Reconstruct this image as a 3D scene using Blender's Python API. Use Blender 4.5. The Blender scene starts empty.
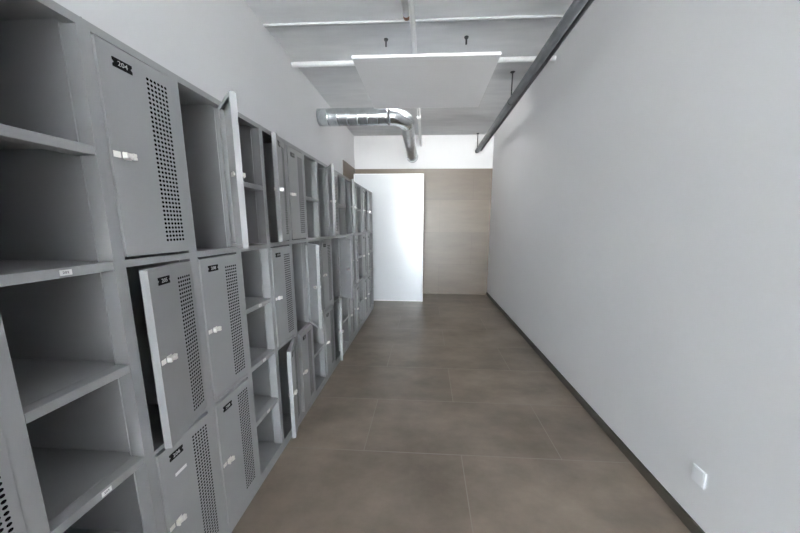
import bpy, bmesh, math, random
from mathutils import Vector, Matrix
random.seed(4)
sc = bpy.context.scene
COL = sc.collection
PI = math.pi

# ---------------------------------------------------------------- materials
def new_mat(name):
    m = bpy.data.materials.new(name); m.use_nodes = True
    nt = m.node_tree
    return m, nt, nt.nodes['Principled BSDF'], nt.nodes['Material Output']

def simple(name, col, rough=0.5, metal=0.0, spec=0.5):
    m, nt, b, o = new_mat(name)
    b.inputs['Base Color'].default_value = (*col, 1)
    b.inputs['Roughness'].default_value = rough
    b.inputs['Metallic'].default_value = metal
    b.inputs['Specular IOR Level'].default_value = spec
    return m

def N(nt, t, **kw):
    n = nt.nodes.new(t)
    for k, v in kw.items(): setattr(n, k, v)
    return n

def math_n(nt, op, a, b=None, c=None):
    n = N(nt, 'ShaderNodeMath', operation=op)
    for i, v in enumerate((a, b, c)):
        if v is None: continue
        if isinstance(v, (int, float)): n.inputs[i].default_value = v
        else: nt.links.new(v, n.inputs[i])
    return n.outputs[0]

def noisy(name, c1, c2, scale, rough, bump=0.0, bscale=None, detail=4, stretch=(1, 1, 1), r2=None):
    m, nt, b, o = new_mat(name)
    tc = N(nt, 'ShaderNodeTexCoord'); mp = N(nt, 'ShaderNodeMapping')
    mp.inputs['Scale'].default_value = stretch
    nt.links.new(tc.outputs['Object'], mp.inputs['Vector'])
    nz = N(nt, 'ShaderNodeTexNoise'); nz.inputs['Scale'].default_value = scale; nz.inputs['Detail'].default_value = detail
    nt.links.new(mp.outputs['Vector'], nz.inputs['Vector'])
    cr = N(nt, 'ShaderNodeValToRGB')
    cr.color_ramp.elements[0].color = (*c1, 1); cr.color_ramp.elements[0].position = .3
    cr.color_ramp.elements[1].color = (*c2, 1); cr.color_ramp.elements[1].position = .7
    nt.links.new(nz.outputs['Fac'], cr.inputs['Fac']); nt.links.new(cr.outputs['Color'], b.inputs['Base Color'])
    b.inputs['Roughness'].default_value = rough
    if bump:
        n2 = N(nt, 'ShaderNodeTexNoise'); n2.inputs['Scale'].default_value = bscale or scale; n2.inputs['Detail'].default_value = 3
        nt.links.new(mp.outputs['Vector'], n2.inputs['Vector'])
        bp = N(nt, 'ShaderNodeBump'); bp.inputs['Strength'].default_value = bump; bp.inputs['Distance'].default_value = .002
        nt.links.new(n2.outputs['Fac'], bp.inputs['Height']); nt.links.new(bp.outputs['Normal'], b.inputs['Normal'])
    return m

PAINT_C = (0.335, 0.34, 0.347)
PAINT = noisy('locker_paint', tuple(c * .96 for c in PAINT_C), tuple(c * 1.03 for c in PAINT_C), 6, .40)

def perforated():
    m, nt, b, o = new_mat('paint_dark_hole_dots')
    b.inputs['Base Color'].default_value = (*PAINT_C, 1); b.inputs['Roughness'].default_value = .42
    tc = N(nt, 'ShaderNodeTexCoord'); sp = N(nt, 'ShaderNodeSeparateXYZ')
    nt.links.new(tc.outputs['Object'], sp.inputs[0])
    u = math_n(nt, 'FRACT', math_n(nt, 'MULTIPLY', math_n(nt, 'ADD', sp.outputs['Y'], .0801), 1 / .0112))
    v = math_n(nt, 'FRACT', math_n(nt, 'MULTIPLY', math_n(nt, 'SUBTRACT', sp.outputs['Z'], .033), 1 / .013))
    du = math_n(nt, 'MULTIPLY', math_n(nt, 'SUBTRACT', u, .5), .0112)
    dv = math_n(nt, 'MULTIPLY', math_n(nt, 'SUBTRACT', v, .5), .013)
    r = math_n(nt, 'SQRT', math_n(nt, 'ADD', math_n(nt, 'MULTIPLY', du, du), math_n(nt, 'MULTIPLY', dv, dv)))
    hole_dots = math_n(nt, 'LESS_THAN', r, .0040)
    tr = N(nt, 'ShaderNodeBsdfDiffuse'); tr.inputs[0].default_value = (.006, .006, .006, 1); mx = N(nt, 'ShaderNodeMixShader')  # dots painted near-black for the dark inside the holes; the sheet is solid
    nt.links.new(hole_dots, mx.inputs[0]); nt.links.new(b.outputs[0], mx.inputs[1]); nt.links.new(tr.outputs[0], mx.inputs[2])
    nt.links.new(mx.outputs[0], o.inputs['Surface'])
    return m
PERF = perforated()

WALL = noisy('white_wall_paint', (.665, .667, .682), (.69, .69, .703), 1.5, .6)
CONC = None
def ceiling_mat():
    m, nt, b, o = new_mat('painted_concrete')
    tc = N(nt, 'ShaderNodeTexCoord')
    nz = N(nt, 'ShaderNodeTexNoise'); nz.inputs['Scale'].default_value = 2.2; nz.inputs['Detail'].default_value = 6
    mp = N(nt, 'ShaderNodeMapping'); mp.inputs['Scale'].default_value = (1, 5, 1)
    nt.links.new(tc.outputs['Object'], mp.inputs['Vector']); nt.links.new(mp.outputs['Vector'], nz.inputs['Vector'])
    cr = N(nt, 'ShaderNodeValToRGB')
    cr.color_ramp.elements[0].color = (.58, .59, .61, 1); cr.color_ramp.elements[0].position = .3
    cr.color_ramp.elements[1].color = (.68, .69, .705, 1); cr.color_ramp.elements[1].position = .72
    nt.links.new(nz.outputs['Fac'], cr.inputs['Fac']); nt.links.new(cr.outputs['Color'], b.inputs['Base Color'])
    b.inputs['Roughness'].default_value = .75
    # formwork board lines running across the room
    sp = N(nt, 'ShaderNodeSeparateXYZ'); nt.links.new(tc.outputs['Object'], sp.inputs[0])
    f = math_n(nt, 'FRACT', math_n(nt, 'MULTIPLY', sp.outputs['Y'], 1 / .19))
    ln = math_n(nt, 'LESS_THAN', math_n(nt, 'ABSOLUTE', math_n(nt, 'SUBTRACT', f, .5)), .03)
    hh = math_n(nt, 'ADD', math_n(nt, 'MULTIPLY', ln, .6), nz.outputs['Fac'])
    bp = N(nt, 'ShaderNodeBump'); bp.inputs['Strength'].default_value = .35; bp.inputs['Distance'].default_value = .006
    nt.links.new(hh, bp.inputs['Height']); nt.links.new(bp.outputs['Normal'], b.inputs['Normal'])
    return m
CONC = ceiling_mat()

def tile_mat(name, c1, c2, grout, rough, bw, rh, offx, offy, axes, stretch, mortar=.003, bias=.5):
    m, nt, b, o = new_mat(name)
    tc = N(nt, 'ShaderNodeTexCoord'); sp = N(nt, 'ShaderNodeSeparateXYZ'); nt.links.new(tc.outputs['Object'], sp.inputs[0])
    cb = N(nt, 'ShaderNodeCombineXYZ')
    nt.links.new(math_n(nt, 'ADD', sp.outputs[axes[0]], offx), cb.inputs[0])
    nt.links.new(math_n(nt, 'ADD', sp.outputs[axes[1]], offy), cb.inputs[1])
    br = N(nt, 'ShaderNodeTexBrick'); br.offset = bias
    br.inputs['Scale'].default_value = 1; br.inputs['Brick Width'].default_value = bw; br.inputs['Row Height'].default_value = rh
    br.inputs['Mortar Size'].default_value = mortar; br.inputs['Mortar Smooth'].default_value = .4
    br.inputs['Color1'].default_value = (.90, .90, .90, 1); br.inputs['Color2'].default_value = (1.1, 1.1, 1.1, 1)
    br.inputs['Mortar'].default_value = (1, 1, 1, 1); br.inputs['Bias'].default_value = 0
    nt.links.new(cb.outputs[0], br.inputs['Vector'])
    mp = N(nt, 'ShaderNodeMapping'); mp.inputs['Scale'].default_value = stretch
    nt.links.new(cb.outputs[0], mp.inputs['Vector'])
    nz = N(nt, 'ShaderNodeTexNoise'); nz.inputs['Scale'].default_value = 1.7; nz.inputs['Detail'].default_value = 7; nz.inputs['Roughness'].default_value = .62
    nt.links.new(mp.outputs['Vector'], nz.inputs['Vector'])
    cr = N(nt, 'ShaderNodeValToRGB')
    cr.color_ramp.elements[0].color = (*c1, 1); cr.color_ramp.elements[0].position = .32
    cr.color_ramp.elements[1].color = (*c2, 1); cr.color_ramp.elements[1].position = .70
    nt.links.new(nz.outputs['Fac'], cr.inputs['Fac'])
    mu = N(nt, 'ShaderNodeMix', data_type='RGBA', blend_type='MULTIPLY'); mu.inputs['Factor'].default_value = 1
    nt.links.new(cr.outputs['Color'], mu.inputs['A']); nt.links.new(br.outputs['Color'], mu.inputs['B'])
    mg = N(nt, 'ShaderNodeMix', data_type='RGBA')
    nt.links.new(br.outputs['Fac'], mg.inputs['Factor']); nt.links.new(mu.outputs['Result'], mg.inputs['A'])
    mg.inputs['B'].default_value = (*grout, 1)
    nt.links.new(mg.outputs['Result'], b.inputs['Base Color'])
    n2 = N(nt, 'ShaderNodeMapRange'); n2.inputs['To Min'].default_value = rough - .06; n2.inputs['To Max'].default_value = rough + .10
    nt.links.new(nz.outputs['Fac'], n2.inputs['Value']); nt.links.new(n2.outputs[0], b.inputs['Roughness'])
    bp = N(nt, 'ShaderNodeBump'); bp.inputs['Strength'].default_value = .25; bp.inputs['Distance'].default_value = .0015
    bp.invert = True
    nt.links.new(br.outputs['Fac'], bp.inputs['Height']); nt.links.new(bp.outputs['Normal'], b.inputs['Normal'])
    return m

FLOOR = tile_mat('floor_tile', (.130, .104, .081), (.268, .218, .174), (.245, .212, .18), .31, 1.14, .485, .35 + .57, -.45 + .485 * 4, 'XY', (1, 1.6, 1))
CLAD = tile_mat('wall_tile', (.162, .128, .099), (.200, .161, .127), (.115, .09, .07), .36, 1.2, .60, .35, .02, 'XZ', (.8, 4, 1), .0022)
CLAD2 = tile_mat('wall_tile_side', (.162, .128, .099), (.200, .161, .127), (.115, .09, .07), .36, 1.2, .60, .35, .02, 'YZ', (.8, 6, 1), .0022)
BASE = noisy('dark_skirting_tile', (.050, .043, .036), (.085, .073, .06), 5, .45)
GLOSS = simple('glossy_white_laminate', (.70, .715, .74), .20, 0, .5)
WFRAME = simple('white_edge_trim', (.86, .86, .85), .35)
CHROME = simple('satin_nickel', (.93, .915, .88), .3, .7)
BLACK = simple('black_plastic', (.006, .006, .006), .6, 0, .15)
WHITE = simple('white_print', (.55, .55, .54), .5)
STICK = simple('white_sticker', (.82, .82, .82), .5)
INK = simple('grey_print', (.12, .12, .13), .6)
PANELW = noisy('panel_white', (.85, .855, .88), (.87, .875, .90), 3, .6)
WPAINT = simple('white_gloss_paint', (.80, .81, .82), .35)
GALV = noisy('galvanised_steel', (.60, .64, .66), (.76, .80, .82), 14, .27, .1, 9)
GALV.node_tree.nodes['Principled BSDF'].inputs['Metallic'].default_value = 1
FLEX = noisy('flexible_aluminium', (.60, .61, .62), (.75, .76, .77), 20, .33, .2, 40)
FLEX.node_tree.nodes['Principled BSDF'].inputs['Metallic'].default_value = .9
PIPEG = noisy('grey_pipe_coat', (.11, .118, .13), (.17, .18, .195), 8, .45)
PIPED = simple('dark_pipe', (.035, .036, .04), .5)
STEEL = simple('dark_steel', (.10, .105, .11), .4, .7)
CONCP = simple('painted_strip', (.46, .47, .485), .6)
RUST = simple('copper_brown', (.30, .16, .09), .5)
PLATE = simple('pale_grey_plastic', (.72, .73, .75), .3)
ALU = simple('window_frame_white', (.7, .7, .7), .4)

def glass():
    m, nt, b, o = new_mat('window_glass')
    t = N(nt, 'ShaderNodeBsdfTransparent'); t.inputs[0].default_value = (.95, .97, .97, 1)
    g = N(nt, 'ShaderNodeBsdfGlossy'); g.inputs['Roughness'].default_value = .02
    mx = N(nt, 'ShaderNodeMixShader'); mx.inputs[0].default_value = .05
    nt.links.new(t.outputs[0], mx.inputs[1]); nt.links.new(g.outputs[0], mx.inputs[2]); nt.links.new(mx.outputs[0], o.inputs['Surface'])
    return m
GLASS = glass()

# ---------------------------------------------------------------- geometry helpers
class MB:
    def __init__(s): s.bm = bmesh.new(); s.mi = 0
    def box(s, x0, x1, y0, y1, z0, z1, bevel=0.0):
        r = bmesh.ops.create_cube(s.bm, size=1)
        vs = r['verts']
        for v in vs:
            v.co = Vector(((x0 + x1) / 2 + v.co.x * (x1 - x0), (y0 + y1) / 2 + v.co.y * (y1 - y0), (z0 + z1) / 2 + v.co.z * (z1 - z0)))
        fs = set(f for v in vs for f in v.link_faces)
        for f in fs: f.material_index = s.mi
        if bevel:
            es = list(set(e for v in vs for e in v.link_edges))
            rr = bmesh.ops.bevel(s.bm, geom=es, offset=bevel, segments=1, affect='EDGES', profile=.5)
            for f in rr['faces']: f.material_index = s.mi
        return s
    def tube(s, pts, radii, seg=20, caps=True, smooth=True):
        """swept circle through pts (list of 3-vectors) with a radius per point"""
        pts = [Vector(p) for p in pts]; n = len(pts)
        if not hasattr(radii, '__len__'): radii = [radii] * n
        rings = []; up = None
        for i in range(n):
            t = (pts[min(i + 1, n - 1)] - pts[max(i - 1, 0)]).normalized()
            if up is None: up = Vector((0, 0, 1)) if abs(t.z) < .9 else Vector((1, 0, 0))
            a = t.cross(up).normalized(); b = a.cross(t).normalized(); up = b
            rings.append([s.bm.verts.new(pts[i] + (a * math.cos(q) + b * math.sin(q)) * radii[i]) for q in [2 * PI * k / seg for k in range(seg)]])
        for i in range(n - 1):
            for k in range(seg):
                f = s.bm.faces.new((rings[i][k], rings[i + 1][k], rings[i + 1][(k + 1) % seg], rings[i][(k + 1) % seg]))
                f.smooth = smooth; f.material_index = s.mi
        if caps:
            for rg, rev in ((rings[0], False), (rings[-1], True)):
                f = s.bm.faces.new(rg if not rev else rg[::-1]); f.material_index = s.mi
        return s
    def prism(s, poly, x0, x1):
        """polygon in (y,z), extruded from x0 to x1"""
        a = [s.bm.verts.new((x0, y, z)) for y, z in poly]; b = [s.bm.verts.new((x1, y, z)) for y, z in poly]
        n = len(poly)
        fs = [s.bm.faces.new(a[::-1]), s.bm.faces.new(b)]
        for i in range(n): fs.append(s.bm.faces.new((a[i], a[(i + 1) % n], b[(i + 1) % n], b[i])))
        for f in fs: f.material_index = s.mi
        return s
    def text(s, txt, size, origin, extr=.0004):
        """text facing +X, reading along +Y, centred at origin"""
        cu = bpy.data.curves.new('t', 'FONT'); cu.body = txt; cu.size = size; cu.align_x = 'CENTER'; cu.align_y = 'CENTER'; cu.extrude = extr
        cu.resolution_u = 2
        ob = bpy.data.objects.new('t', cu); COL.objects.link(ob)
        dg = bpy.context.evaluated_depsgraph_get(); dg.update()
        me = bpy.data.meshes.new_from_object(ob.evaluated_get(dg))
        M = Matrix(((0, 0, 1, origin[0]), (1, 0, 0, origin[1]), (0, 1, 0, origin[2]), (0, 0, 0, 1)))
        me.transform(M)
        n0 = len(s.bm.faces); s.bm.from_mesh(me)
        s.bm.faces.ensure_lookup_table()
        for f in s.bm.faces[n0:]: f.material_index = s.mi
        bpy.data.objects.remove(ob); bpy.data.curves.remove(cu); bpy.data.meshes.remove(me)
        return s
    def build(s, name, mats, parent=None, loc=None, rz=None):
        bmesh.ops.recalc_face_normals(s.bm, faces=s.bm.faces)
        me = bpy.data.meshes.new(name); s.bm.to_mesh(me); s.bm.free()
        for m in (mats if isinstance(mats, (list, tuple)) else [mats]): me.materials.append(m)
        return link(name, me, parent, loc, rz)

def link(name, data, parent=None, loc=None, rz=None):
    o = bpy.data.objects.new(name, data); COL.objects.link(o)
    if parent: o.parent = parent
    if loc: o.location = loc
    if rz: o.rotation_euler.z = rz
    return o

def tag(o, label, cat, group=None):
    o['label'] = label; o['category'] = cat
    if group: o['group'] = group
    return o
def structure(o):
    o['kind'] = 'structure'; return o

# ---------------------------------------------------------------- measurements (metres)
XF = -0.822          # locker fronts
XL, XR = -1.325, 1.18
YB, YW = 5.20, -6.0  # cladded end wall, window wall behind the camera
ZC = 2.903           # ceiling
ZT = 2.324           # top of tile cladding
LH = 1.80            # locker height

# ---------------------------------------------------------------- the room
structure(MB().box(XL - .15, XR + .15, YW - .2, YB + .15, -.1, 0).build('floor', FLOOR))
structure(MB().box(XL - .15, XR + .15, YW - .2, YB + .15, ZC, ZC + .15).build('ceiling', CONC))
structure(MB().box(XL - .15, XL, YW - .2, YB + .15, 0, ZC).build('wall_left', WALL))
structure(MB().box(XR, XR + .15, YW - .2, YB + .15, 0, ZC).build('wall_right', WALL))
structure(MB().box(XL, XR, YB, YB + .15, 0, ZC).build('wall_back', WALL))
structure(MB().box(XL, XR, YB - .012, YB, 0, ZT).build('trim_1', CLAD))
structure(MB().box(XL, XL + .012, 4.45, YB - .012, 0, ZT).build('trim_2', CLAD2))
structure(MB().box(XR - .012, XR, YW, YB, 0, .055, .0015).build('baseboard_right', BASE))
# window wall behind the viewpoint
wins = [(-1.22, -.52), (-.36, .34), (.50, 1.08)]
wz0, wz1 = .06, 2.78
m = MB(); xs = [XL] + [v for w in wins for v in w] + [XR]
for i in range(0, len(xs), 2): m.box(xs[i], xs[i + 1], YW - .2, YW, wz0, wz1)
m.box(XL, XR, YW - .2, YW, 0, wz0); m.box(XL, XR, YW - .2, YW, wz1, ZC)
structure(m.build('wall_front', WALL))
for i, (a, b) in enumerate(wins):
    m = MB()
    for x0, x1, z0, z1 in ((a, a + .05, wz0, wz1), (b - .05, b, wz0, wz1), (a + .05, b - .05, wz0, wz0 + .05), (a + .05, b - .05, wz1 - .05, wz1), (a + .05, b - .05, 1.0, 1.05)):
        m.box(x0, x1, YW - .13, YW - .07, z0, z1)
    w = structure(m.build('window_%d' % (i + 1), ALU))
    MB().box(a + .05, b - .05, YW - .103, YW - .097, wz0 + .05, 1.0).box(a + .05, b - .05, YW - .103, YW - .097, 1.05, wz1 - .05).build('pane', GLASS, w)
    L = bpy.data.lights.new('window_portal', 'AREA'); L.shape = 'RECTANGLE'; L.size = b - a; L.size_y = wz1 - wz0
    L.cycles.is_portal = True
    lo = link('window_portal', L, None, ((a + b) / 2, YW - .22, (wz0 + wz1) / 2)); lo.rotation_euler = (PI / 2, 0, PI)

# ---------------------------------------------------------------- lockers
TIERS = [(1.226, 1.7735), (.634, 1.189), (.061, .606)]     # door z ranges, top first
DW = .2
door_mesh = {}
def get_door(hd):
    k = round(hd, 3)
    if k in door_mesh: return door_mesh[k]
    b = MB(); W = DW; t = .0014
    va, vb, z0, z1 = -.0801, -.0129, .033, .514
    e = .0025
    b.box(-t, 0, -W, va, 0, hd).box(-t, 0, vb, 0, 0, hd).box(-t, 0, va, vb, 0, z0).box(-t, 0, va, vb, z1, hd)
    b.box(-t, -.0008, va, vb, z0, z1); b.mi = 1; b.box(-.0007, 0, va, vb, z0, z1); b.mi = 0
    d = .020                                               # folded returns of the door pan
    b.box(-d, -t, -W, -W + t, 0, hd).box(-d, -t, -t, 0, 0, hd)
    b.box(-d, -t, -W + t, -t, 0, t).box(-d, -t, -W + t, -t, hd - t, hd)
    b.box(-d, -d + t, -W + t, -W + .017, t, hd - t).box(-d, -d + t, -.015, -t, t, hd - t)
    b.box(-d, -d + t, -W + .017, -.015, t, .013).box(-d, -d + t, -W + .017, -.015, hd - .013, hd - t)
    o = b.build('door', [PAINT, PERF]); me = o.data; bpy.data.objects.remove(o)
    door_mesh[k] = me; return me

def latch_mesh():
    b = MB(); y0 = -DW
    b.box(0, .0018, y0 + .004, y0 + .022, -.008, .008, .0006)                  # strike plate
    b.box(0, .0015, y0 + .028, y0 + .048, -.010, .010, .0005)                  # lock plate
    b.tube([(0, y0 + .040, 0), (.013, y0 + .040, 0)], [.0085, .0075], 14)      # spindle
    b.box(.010, .014, y0 + .025, y0 + .052, -.0045, .0045, .001)               # turning bar
    b.box(.002, .015, y0 + .024, y0 + .029, -.008, .008, .001)
    b.box(.005, .0155, y0 + .042, y0 + .052, .001, .0085, .001)
    b.box(.005, .0155, y0 + .042, y0 + .052, -.0085, -.001, .001)
    b.tube([(-.027, y0 + .043, 0), (-.0015, y0 + .043, 0)], .008, 12)          # cam inside the door
    b.box(-.027, -.0245, y0 + .010, y0 + .052, -.007, .007)
    o = b.build('latch', CHROME); me = o.data; bpy.data.objects.remove(o); return me
LATCH = latch_mesh()

def number_plate(txt, parent, hd):
    b = MB(); yc = -DW + .058; zc = hd - .0405; w, h = .024, .0115
    n = .0045
    poly = [(yc - w, zc + h), (yc - w, zc + n), (yc - w + n, zc), (yc - w, zc - n), (yc - w, zc - h), (yc + w, zc - h), (yc + w, zc - n), (yc + w - n, zc), (yc + w, zc + n), (yc + w, zc + h)]
    b.prism(poly, .0002, .0022)
    b.mi = 1; b.text(txt, .0170, (.0025, yc, zc))
    return b.build('number_plate', [BLACK, WHITE], parent)

def door_locker(y, nums, angles, label, stickers=()):
    """two columns of three doors; angles[col][tier] is how far each door stands open"""
    W = .471
    root = link('door_locker', None, None, (XF, y, 0)); tag(root, label, 'locker', 'grey lockers with perforated doors')
    b = MB(); D = -.495
    s = .0013
    b.box(D, -.0, 0, s, 0, LH).box(D, -.0, W - s, W, 0, LH).box(D, -.003, W / 2 - s / 2, W / 2 + s / 2, .056, 1.778)
    b.box(D, D + s, s, W - s, .056, LH - .002)
    for y0, y1 in ((s, .0138), (.2195, .2517), (.4572, W - s)):               # stiles
        b.box(-.0014, 0, y0, y1, .0555, 1.7785)
        if y0 > .01 and y0 < .3:
            b.box(-.038, -.0014, y0, y0 + s, .056, 1.778).box(-.035, -.0014, y1 - s, y1, .056, 1.778).box(-.041, -.038, y0 - .0025, y0 + s, .056, 1.778)
        elif y0 < .01: b.box(-.035, -.0014, y1 - s, y1, .056, 1.778)
        else: b.box(-.038, -.0014, y0, y0 + s, .056, 1.778).box(-.041, -.038, y0 - .0025, y0 + s, .056, 1.778)
    b.box(-.03, 0, s, W - s, 1.7785, LH - .0015); b.box(-.03, 0, s, W - s, 0, .0555)
    b.box(D, -.03, s, W - s, LH - .0025, LH - .0005); b.box(D, -.03, s, W - s, .052, .0555)
    for z0, z1 in ((1.197, 1.218), (.614, .626)):
        for y0, y1 in ((.0138, .2195), (.2517, .4572)):
            b.box(-.012, -.0002, y0, y1, z0, z1)
        b.box(D + s, -.012, s, W / 2 - s, (z0 + z1) / 2 - .001, (z0 + z1) / 2 + .001).box(D + s, -.012, W / 2 + s, W - s, (z0 + z1) / 2 - .001, (z0 + z1) / 2 + .001)
    b.build('cabinet_body', PAINT, root)
    for c in range(2):
        yh = (.0167, .2547)[c] + DW
        for t in range(3):
            z0, z1 = TIERS[t]
            d = link('door', get_door(z1 - z0), root, (.0045, yh, z0), math.radians(angles[c][t]))
            la = link('latch', LATCH, d, (0, 0, (z1 - z0) / 2 - .002))
            if nums: number_plate(str(nums + c * 3 + t), d, z1 - z0)
            if (c, t) in stickers:
                h = z1 - z0
                MB().box(.0002, .0009, -DW + .046, -DW + .088, h - .118, h - .107).build('sticker', STICK, d)
    return root

def shelf_locker(y, label, marks=()):
    W = .2355
    root = link('shelf_locker', None, None, (XF, y, 0)); tag(root, label, 'locker', 'grey open shelf lockers')
    b = MB(); D = -.495; s = .0013
    b.box(D, 0, 0, s, 0, LH).box(D, 0, W - s, W, 0, LH).box(D, D + s, s, W - s, .056, LH - .002)
    b.box(-.038, 0, s, .0165, .0555, 1.7785).box(-.0014, 0, .2215, W - s, .0555, 1.7785).box(-.040, -.0014, .2215, .2228, .0555, 1.7785).box(-.043, -.040, .2188, .2228, .0555, 1.7785)
    b.box(-.03, 0, s, W - s, 1.7785, LH - .0015).box(-.03, 0, s, W - s, 0, .0555)
    b.box(D, -.03, s, W - s, LH - .0025, LH - .0005).box(D, -.03, s, W - s, .052, .0555)
    b.build('cabinet_body', PAINT, root)
    for i, zc in enumerate((1.495, 1.205, .9155, .626, .3365)):
        m_ = MB()
        m_.box(-.0365, -.0005, .0168, .2212, zc - .0115, zc + .0115, .0012).box(-.0405, -.0365, .0168, .2184, zc - .0115, zc + .0115)
        m_.box(D + s, -.0435, s + .0005, W - s - .0005, zc + .0085, zc + .0115).box(-.055, -.0435, s + .001, W - s - .001, zc - .0115, zc + .0085).box(-.0435, -.0405, .0168, .2184, zc - .0115, zc + .0115)
        sh = m_.build('shelf', PAINT, root)
        if i in dict(marks):
            q = MB(); q.box(-.0004, .0003, .112, .134, zc - .0065, zc + .0065); q.mi = 1; q.text(dict(marks)[i], .0080, (.0005, .123, zc), .0002)
            q.build('shelf_label', [STICK, INK], sh)
    return root

Y0 = .69; P = .2355
yk = lambda k: Y0 + P * k
door_locker(yk(-3), None, ((47, 44, 50), (0, 0, 0)), 'grey locker with perforated doors nearest the viewer, cut off by the picture edge')  # near column's unseen doors set open to block light from the next shelves
shelf_locker(yk(-1), 'nearest open grey shelf locker, left of the door numbered 204', ((1, '202'), (3, '203')))
door_locker(yk(0), 204, ((0, 13.5, 0), (47, 0, 0)), 'grey locker with doors 204 to 209, upper right door swung wide open', ((0, 2),))
shelf_locker(yk(2), 'open grey shelf locker standing just beyond doors 207 to 209', ((2, '210'), (3, '211'), (4, '212')))
door_locker(yk(3), 213, ((17, 0, 18), (0, 44, 4)), 'grey locker with doors 213 to 218, its far middle door open')
shelf_locker(yk(5), 'open grey shelf locker just beyond doors 216 to 218, third open one from the viewer')
door_locker(yk(6), 222, ((33, 0, 0), (0, 52, 17)), 'grey locker with doors 222 to 227, one door open on each level')
shelf_locker(yk(8), 'fourth open grey shelf locker from the viewer, just beyond doors 225 to 227')
door_locker(yk(9), 231, ((24, 0, 3), (9, 6, 6)), 'grey locker with doors 231 to 236, second of the far door lockers, upper door ajar')
shelf_locker(yk(11), 'fifth open grey shelf locker from the viewer, just beyond doors 234 to 236')
door_locker(yk(12), 240, ((4, 0, 3), (12, 3, 0)), 'farthest grey door locker, beside the last open shelves before the white panel')
shelf_locker(yk(14), 'farthest open grey shelf locker at the end of the row beside the white panel')

# ---------------------------------------------------------------- glossy white panel before the end wall
yp = 4.627
r = link('partition_panel', None, None, (-.60, yp, 0)); tag(r, 'tall glossy white panel standing at the far end in front of the brown tiles', 'panel')
x0, x1, zt = -.60, .556, 2.142
MB().box(x0 + .012, x1 - .012, .004, .036, .018, zt - .012).build('sheet', GLOSS, r)
MB().box(x0, x0 + .012, 0, .04, 0, zt).box(x1 - .012, x1, 0, .04, 0, zt).box(x0 + .012, x1 - .012, 0, .04, 0, .018).box(x0 + .012, x1 - .012, 0, .04, zt - .012, zt).build('edge_trim', WFRAME, r)

# ---------------------------------------------------------------- ceiling things
# hanging white panel
r = link('ceiling_panel', None, None, (-.022, 2.85, 2.62)); tag(r, 'flat white panel hung level under the concrete ceiling', 'ceiling panel')
MB().box(-.585, .585, -.48, .48, 0, .022, .002).build('panel_board', PANELW, r)
for sx in (-.345, .345):
    for sy in (-.225, .3):
        MB().tube([(sx, sy, .273), (sx, sy, .283)], [.016, .02], 12).box(sx - .007, sx + .007, sy - .005, sy + .005, .225, .273).build('ceiling_anchor', STEEL, r)
        MB().tube([(sx, sy, .022), (sx, sy, .226)], .0012, 6).build('wire', PLATE, r)

# conduit strips across the ceiling
def across(name, y, z, hx0, hx1, ry, rz, mat, label):
    o = MB().box(hx0, hx1, y - ry, y + ry, z - rz, z + rz, .004).build(name, mat)
    return tag(o, label, 'conduit')
across('ceiling_conduit', 2.41, ZC - .008, XL, 1.16, .014, .008, CONCP, 'thin white strip crossing the ceiling nearest the viewer')
o = MB().tube([(XL, 2.875, 2.855), (XR, 2.875, 2.855)], .022, 16).build('ceiling_pipe', WPAINT); tag(o, 'white pipe crossing the room just above the hanging white panel', 'pipe')
# pipe along the middle, running to the end wall
o = MB().tube([(-.113, YW, 2.735), (-.113, 3.9, 2.735)], .020, 14, False).tube([(-.113, 3.88, 2.735), (-.113, 3.93, 2.735)], .026, 14).tube([(-.113, 3.9, 2.735), (-.113, YB, 2.735)], .020, 14, False).build('ceiling_pipe', WPAINT)
tag(o, 'long pale pipe running along the middle of the ceiling to the end wall', 'pipe')
r = link('pipe_stub', None, None, (-.16, 2.19, 2.80)); tag(r, 'short white pipe with a brown end, ending before the hanging panel', 'pipe')
MB().tube([(0, -1.6, 0), (0, 0, 0)], .026, 16).build('pipe', WPAINT, r)
MB().tube([(0, 0, 0), (0, .035, 0), (0, .037, 0), (0, .012, 0)], [.024, .024, .016, .014], 16).build('pipe_end', RUST, r)
for yy in (-1.3, -.55): MB().tube([(0, yy, .02), (0, yy, .103)], .006, 8).build('hanger', STEEL, r)

# dark pipe run along the right wall
r = link('pipe_run', None, None, (.888, 3.19, ZC)); tag(r, 'long dark grey pipe hung under the ceiling along the right wall', 'pipe')
zp = -.288
MB().tube([(-.004, YW - 3.165, zp), (-.004, 1.97, zp), (-.004, 2.0, zp), (-.004, 2.015, zp)], [.036, .036, .03, .012], 20).build('pipe', PIPEG, r)
MB().tube([(.056, YW - 3.165, zp + .012), (.056, 1.93, zp + .012)], .021, 14).build('cable', PIPED, r)
for yy in (-3.6, -1.7, 0, 1.945):
    b = MB(); xx = -.004
    b.tube([(xx, yy, zp + .034), (xx, yy, -.012)], .007, 10).tube([(xx, yy, -.014), (xx, yy, 0)], [.008, .026], 14)
    b.tube([(xx, yy - .015, zp), (xx, yy + .015, zp)], .0372, 20)
    b.build('hanger', STEEL, r)

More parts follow.
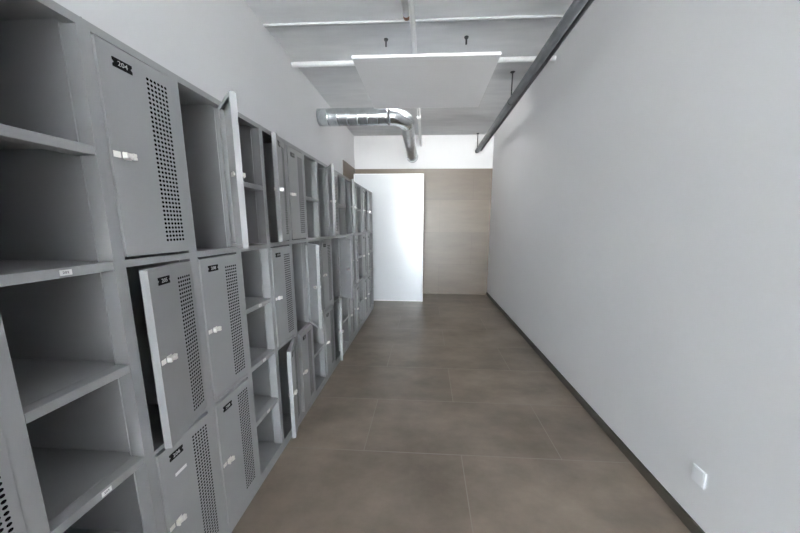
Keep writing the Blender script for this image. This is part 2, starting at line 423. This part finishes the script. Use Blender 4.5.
# ventilation duct
yd, zd, rd = 3.53, 2.61, .097
r = link('ventilation_duct', None, None, (XL, yd, zd)); tag(r, 'shiny galvanised round duct from the left wall, bending towards the end wall', 'duct')
pts, rad = [], []
L = .86; n = 7
def ring(p, t, last):
    p = Vector(p); t = Vector(t)
    for q, k in ((-.014, 0), (-.005, 0), (-.003, .0025), (.003, .0025), (.005, 0), (.014, 0)): pts.append(p + t * q); rad.append(rd + k)
pts.append(Vector((0, 0, 0))); rad.append(rd)
for i in range(1, n): ring((L * i / n, 0, 0), (1, 0, 0), 0)
ring((L - .016, 0, 0), (1, 0, 0), 0)
MB().tube(pts, rad, 32).build('straight_duct', GALV, r)
R_ = .20; pts, rad = [], []
cx = L + .0
for i in range(0, 13):
    a = PI / 2 * i / 12
    pts.append(Vector((cx + R_ * math.sin(a), R_ - R_ * math.cos(a), -.0))); rad.append(rd + (.002 if i in (0, 4, 8, 12) else 0))
MB().tube(pts, rad, 32).build('elbow', GALV, r)
pts, rad = [], []
A = Vector((cx + R_, R_ + .0, 0)); B = Vector((-.262 - XL, 5.08 - yd, 2.535 - zd)); nf = 48
for i in range(nf + 1):
    pts.append(A.lerp(B, i / nf)); rad.append(.082 + .010 * math.sin(i * PI / 2 + .3))
MB().tube(pts, rad, 28, True, False).build('flexible_hose', FLEX, r)
B2 = Vector((B.x, YB - yd, B.z))
MB().tube([B - Vector((0, .03, 0)), B, B + Vector((0, .02, 0)), B2 - Vector((0, .01, 0)), B2], [.092, .098, .095, .095, .104], 32).build('collar', GALV, r)

# strip lamp on the ceiling behind the hanging panel, shining towards the end wall
def lamp_mat():
    m, nt, b, o = new_mat('lamp_diffuser')
    b.inputs['Emission Color'].default_value = (1.0, .99, .97, 1); b.inputs['Emission Strength'].default_value = 8
    return m
r = link('strip_lamp', None, None, (.02, 3.40, ZC)); tag(r, 'white strip lamp under the ceiling, hidden behind the hanging white panel', 'lamp')
MB().box(-.5, .5, -.03, .016, -.118, -.04).box(-.5, .5, .016, .03, -.046, -.04).box(-.35, -.25, -.015, .015, -.04, 0).box(.25, .35, -.015, .015, -.04, 0).build('housing', WPAINT, r)
MB().box(-.495, .495, .0165, .026, -.116, -.048).build('diffuser', lamp_mat(), r)

# blank wall plate
r = MB().box(-.006, 0, -.028, .028, -.037, .037, .002).box(-.0072, -.006, -.021, .021, -.030, .030, .0008).build('wall_plate', PLATE, None, (XR, 1.085, .262)); tag(r, 'small pale blank outlet cover low on the right wall', 'wall plate')

# ---------------------------------------------------------------- daylight, camera
w = bpy.data.worlds.new('sky'); sc.world = w; w.use_nodes = True
nt = w.node_tree; bg = nt.nodes['Background']; bg.inputs['Strength'].default_value = 9.0
tc = N(nt, 'ShaderNodeTexCoord'); sp = N(nt, 'ShaderNodeSeparateXYZ'); nt.links.new(tc.outputs['Generated'], sp.inputs[0])
cr = N(nt, 'ShaderNodeValToRGB')                      # overcast sky above, sunlit pale ground below
cr.color_ramp.elements[0].position = .47; cr.color_ramp.elements[0].color = (1.3, 1.28, 1.25, 1)
cr.color_ramp.elements[1].position = .53; cr.color_ramp.elements[1].color = (.9, .96, 1.03, 1)
nt.links.new(math_n(nt, 'MULTIPLY_ADD', sp.outputs['Z'], .5, .5), cr.inputs['Fac']); nt.links.new(cr.outputs['Color'], bg.inputs['Color'])

cam = bpy.data.cameras.new('camera'); co = link('camera', cam)
F, yaw, pitch, roll, PX = 274.2, *[math.radians(v) for v in (2.862, 8.632, .303)], 412.0
cy, sy, cp, sp, cr, sr = math.cos(yaw), math.sin(yaw), math.cos(pitch), math.sin(pitch), math.cos(roll), math.sin(roll)
fwd = Vector((-sy * cp, cy * cp, -sp)); right = Vector((cy, sy, 0)); down = fwd.cross(right)
r2 = cr * right - sr * down; d2 = sr * right + cr * down
co.matrix_world = Matrix(((r2.x, -d2.x, -fwd.x, 0), (r2.y, -d2.y, -fwd.y, 0), (r2.z, -d2.z, -fwd.z, 1.317), (0, 0, 0, 1)))
cam.sensor_width = 36; cam.lens = F / 800 * 36; cam.shift_x = (400 - PX) / 800; cam.clip_start = .02
sc.camera = co

sc.view_settings.view_transform = 'Standard'; sc.view_settings.look = 'None'
sc.view_settings.gamma = 1; sc.view_settings.use_curve_mapping = False
sc.view_settings.exposure = 2.72
sc.cycles.max_bounces = 10; sc.cycles.diffuse_bounces = 8; sc.cycles.glossy_bounces = 4; sc.cycles.transparent_max_bounces = 12
sc.cycles.sample_clamp_indirect = 8
sc.cycles.use_denoising = True
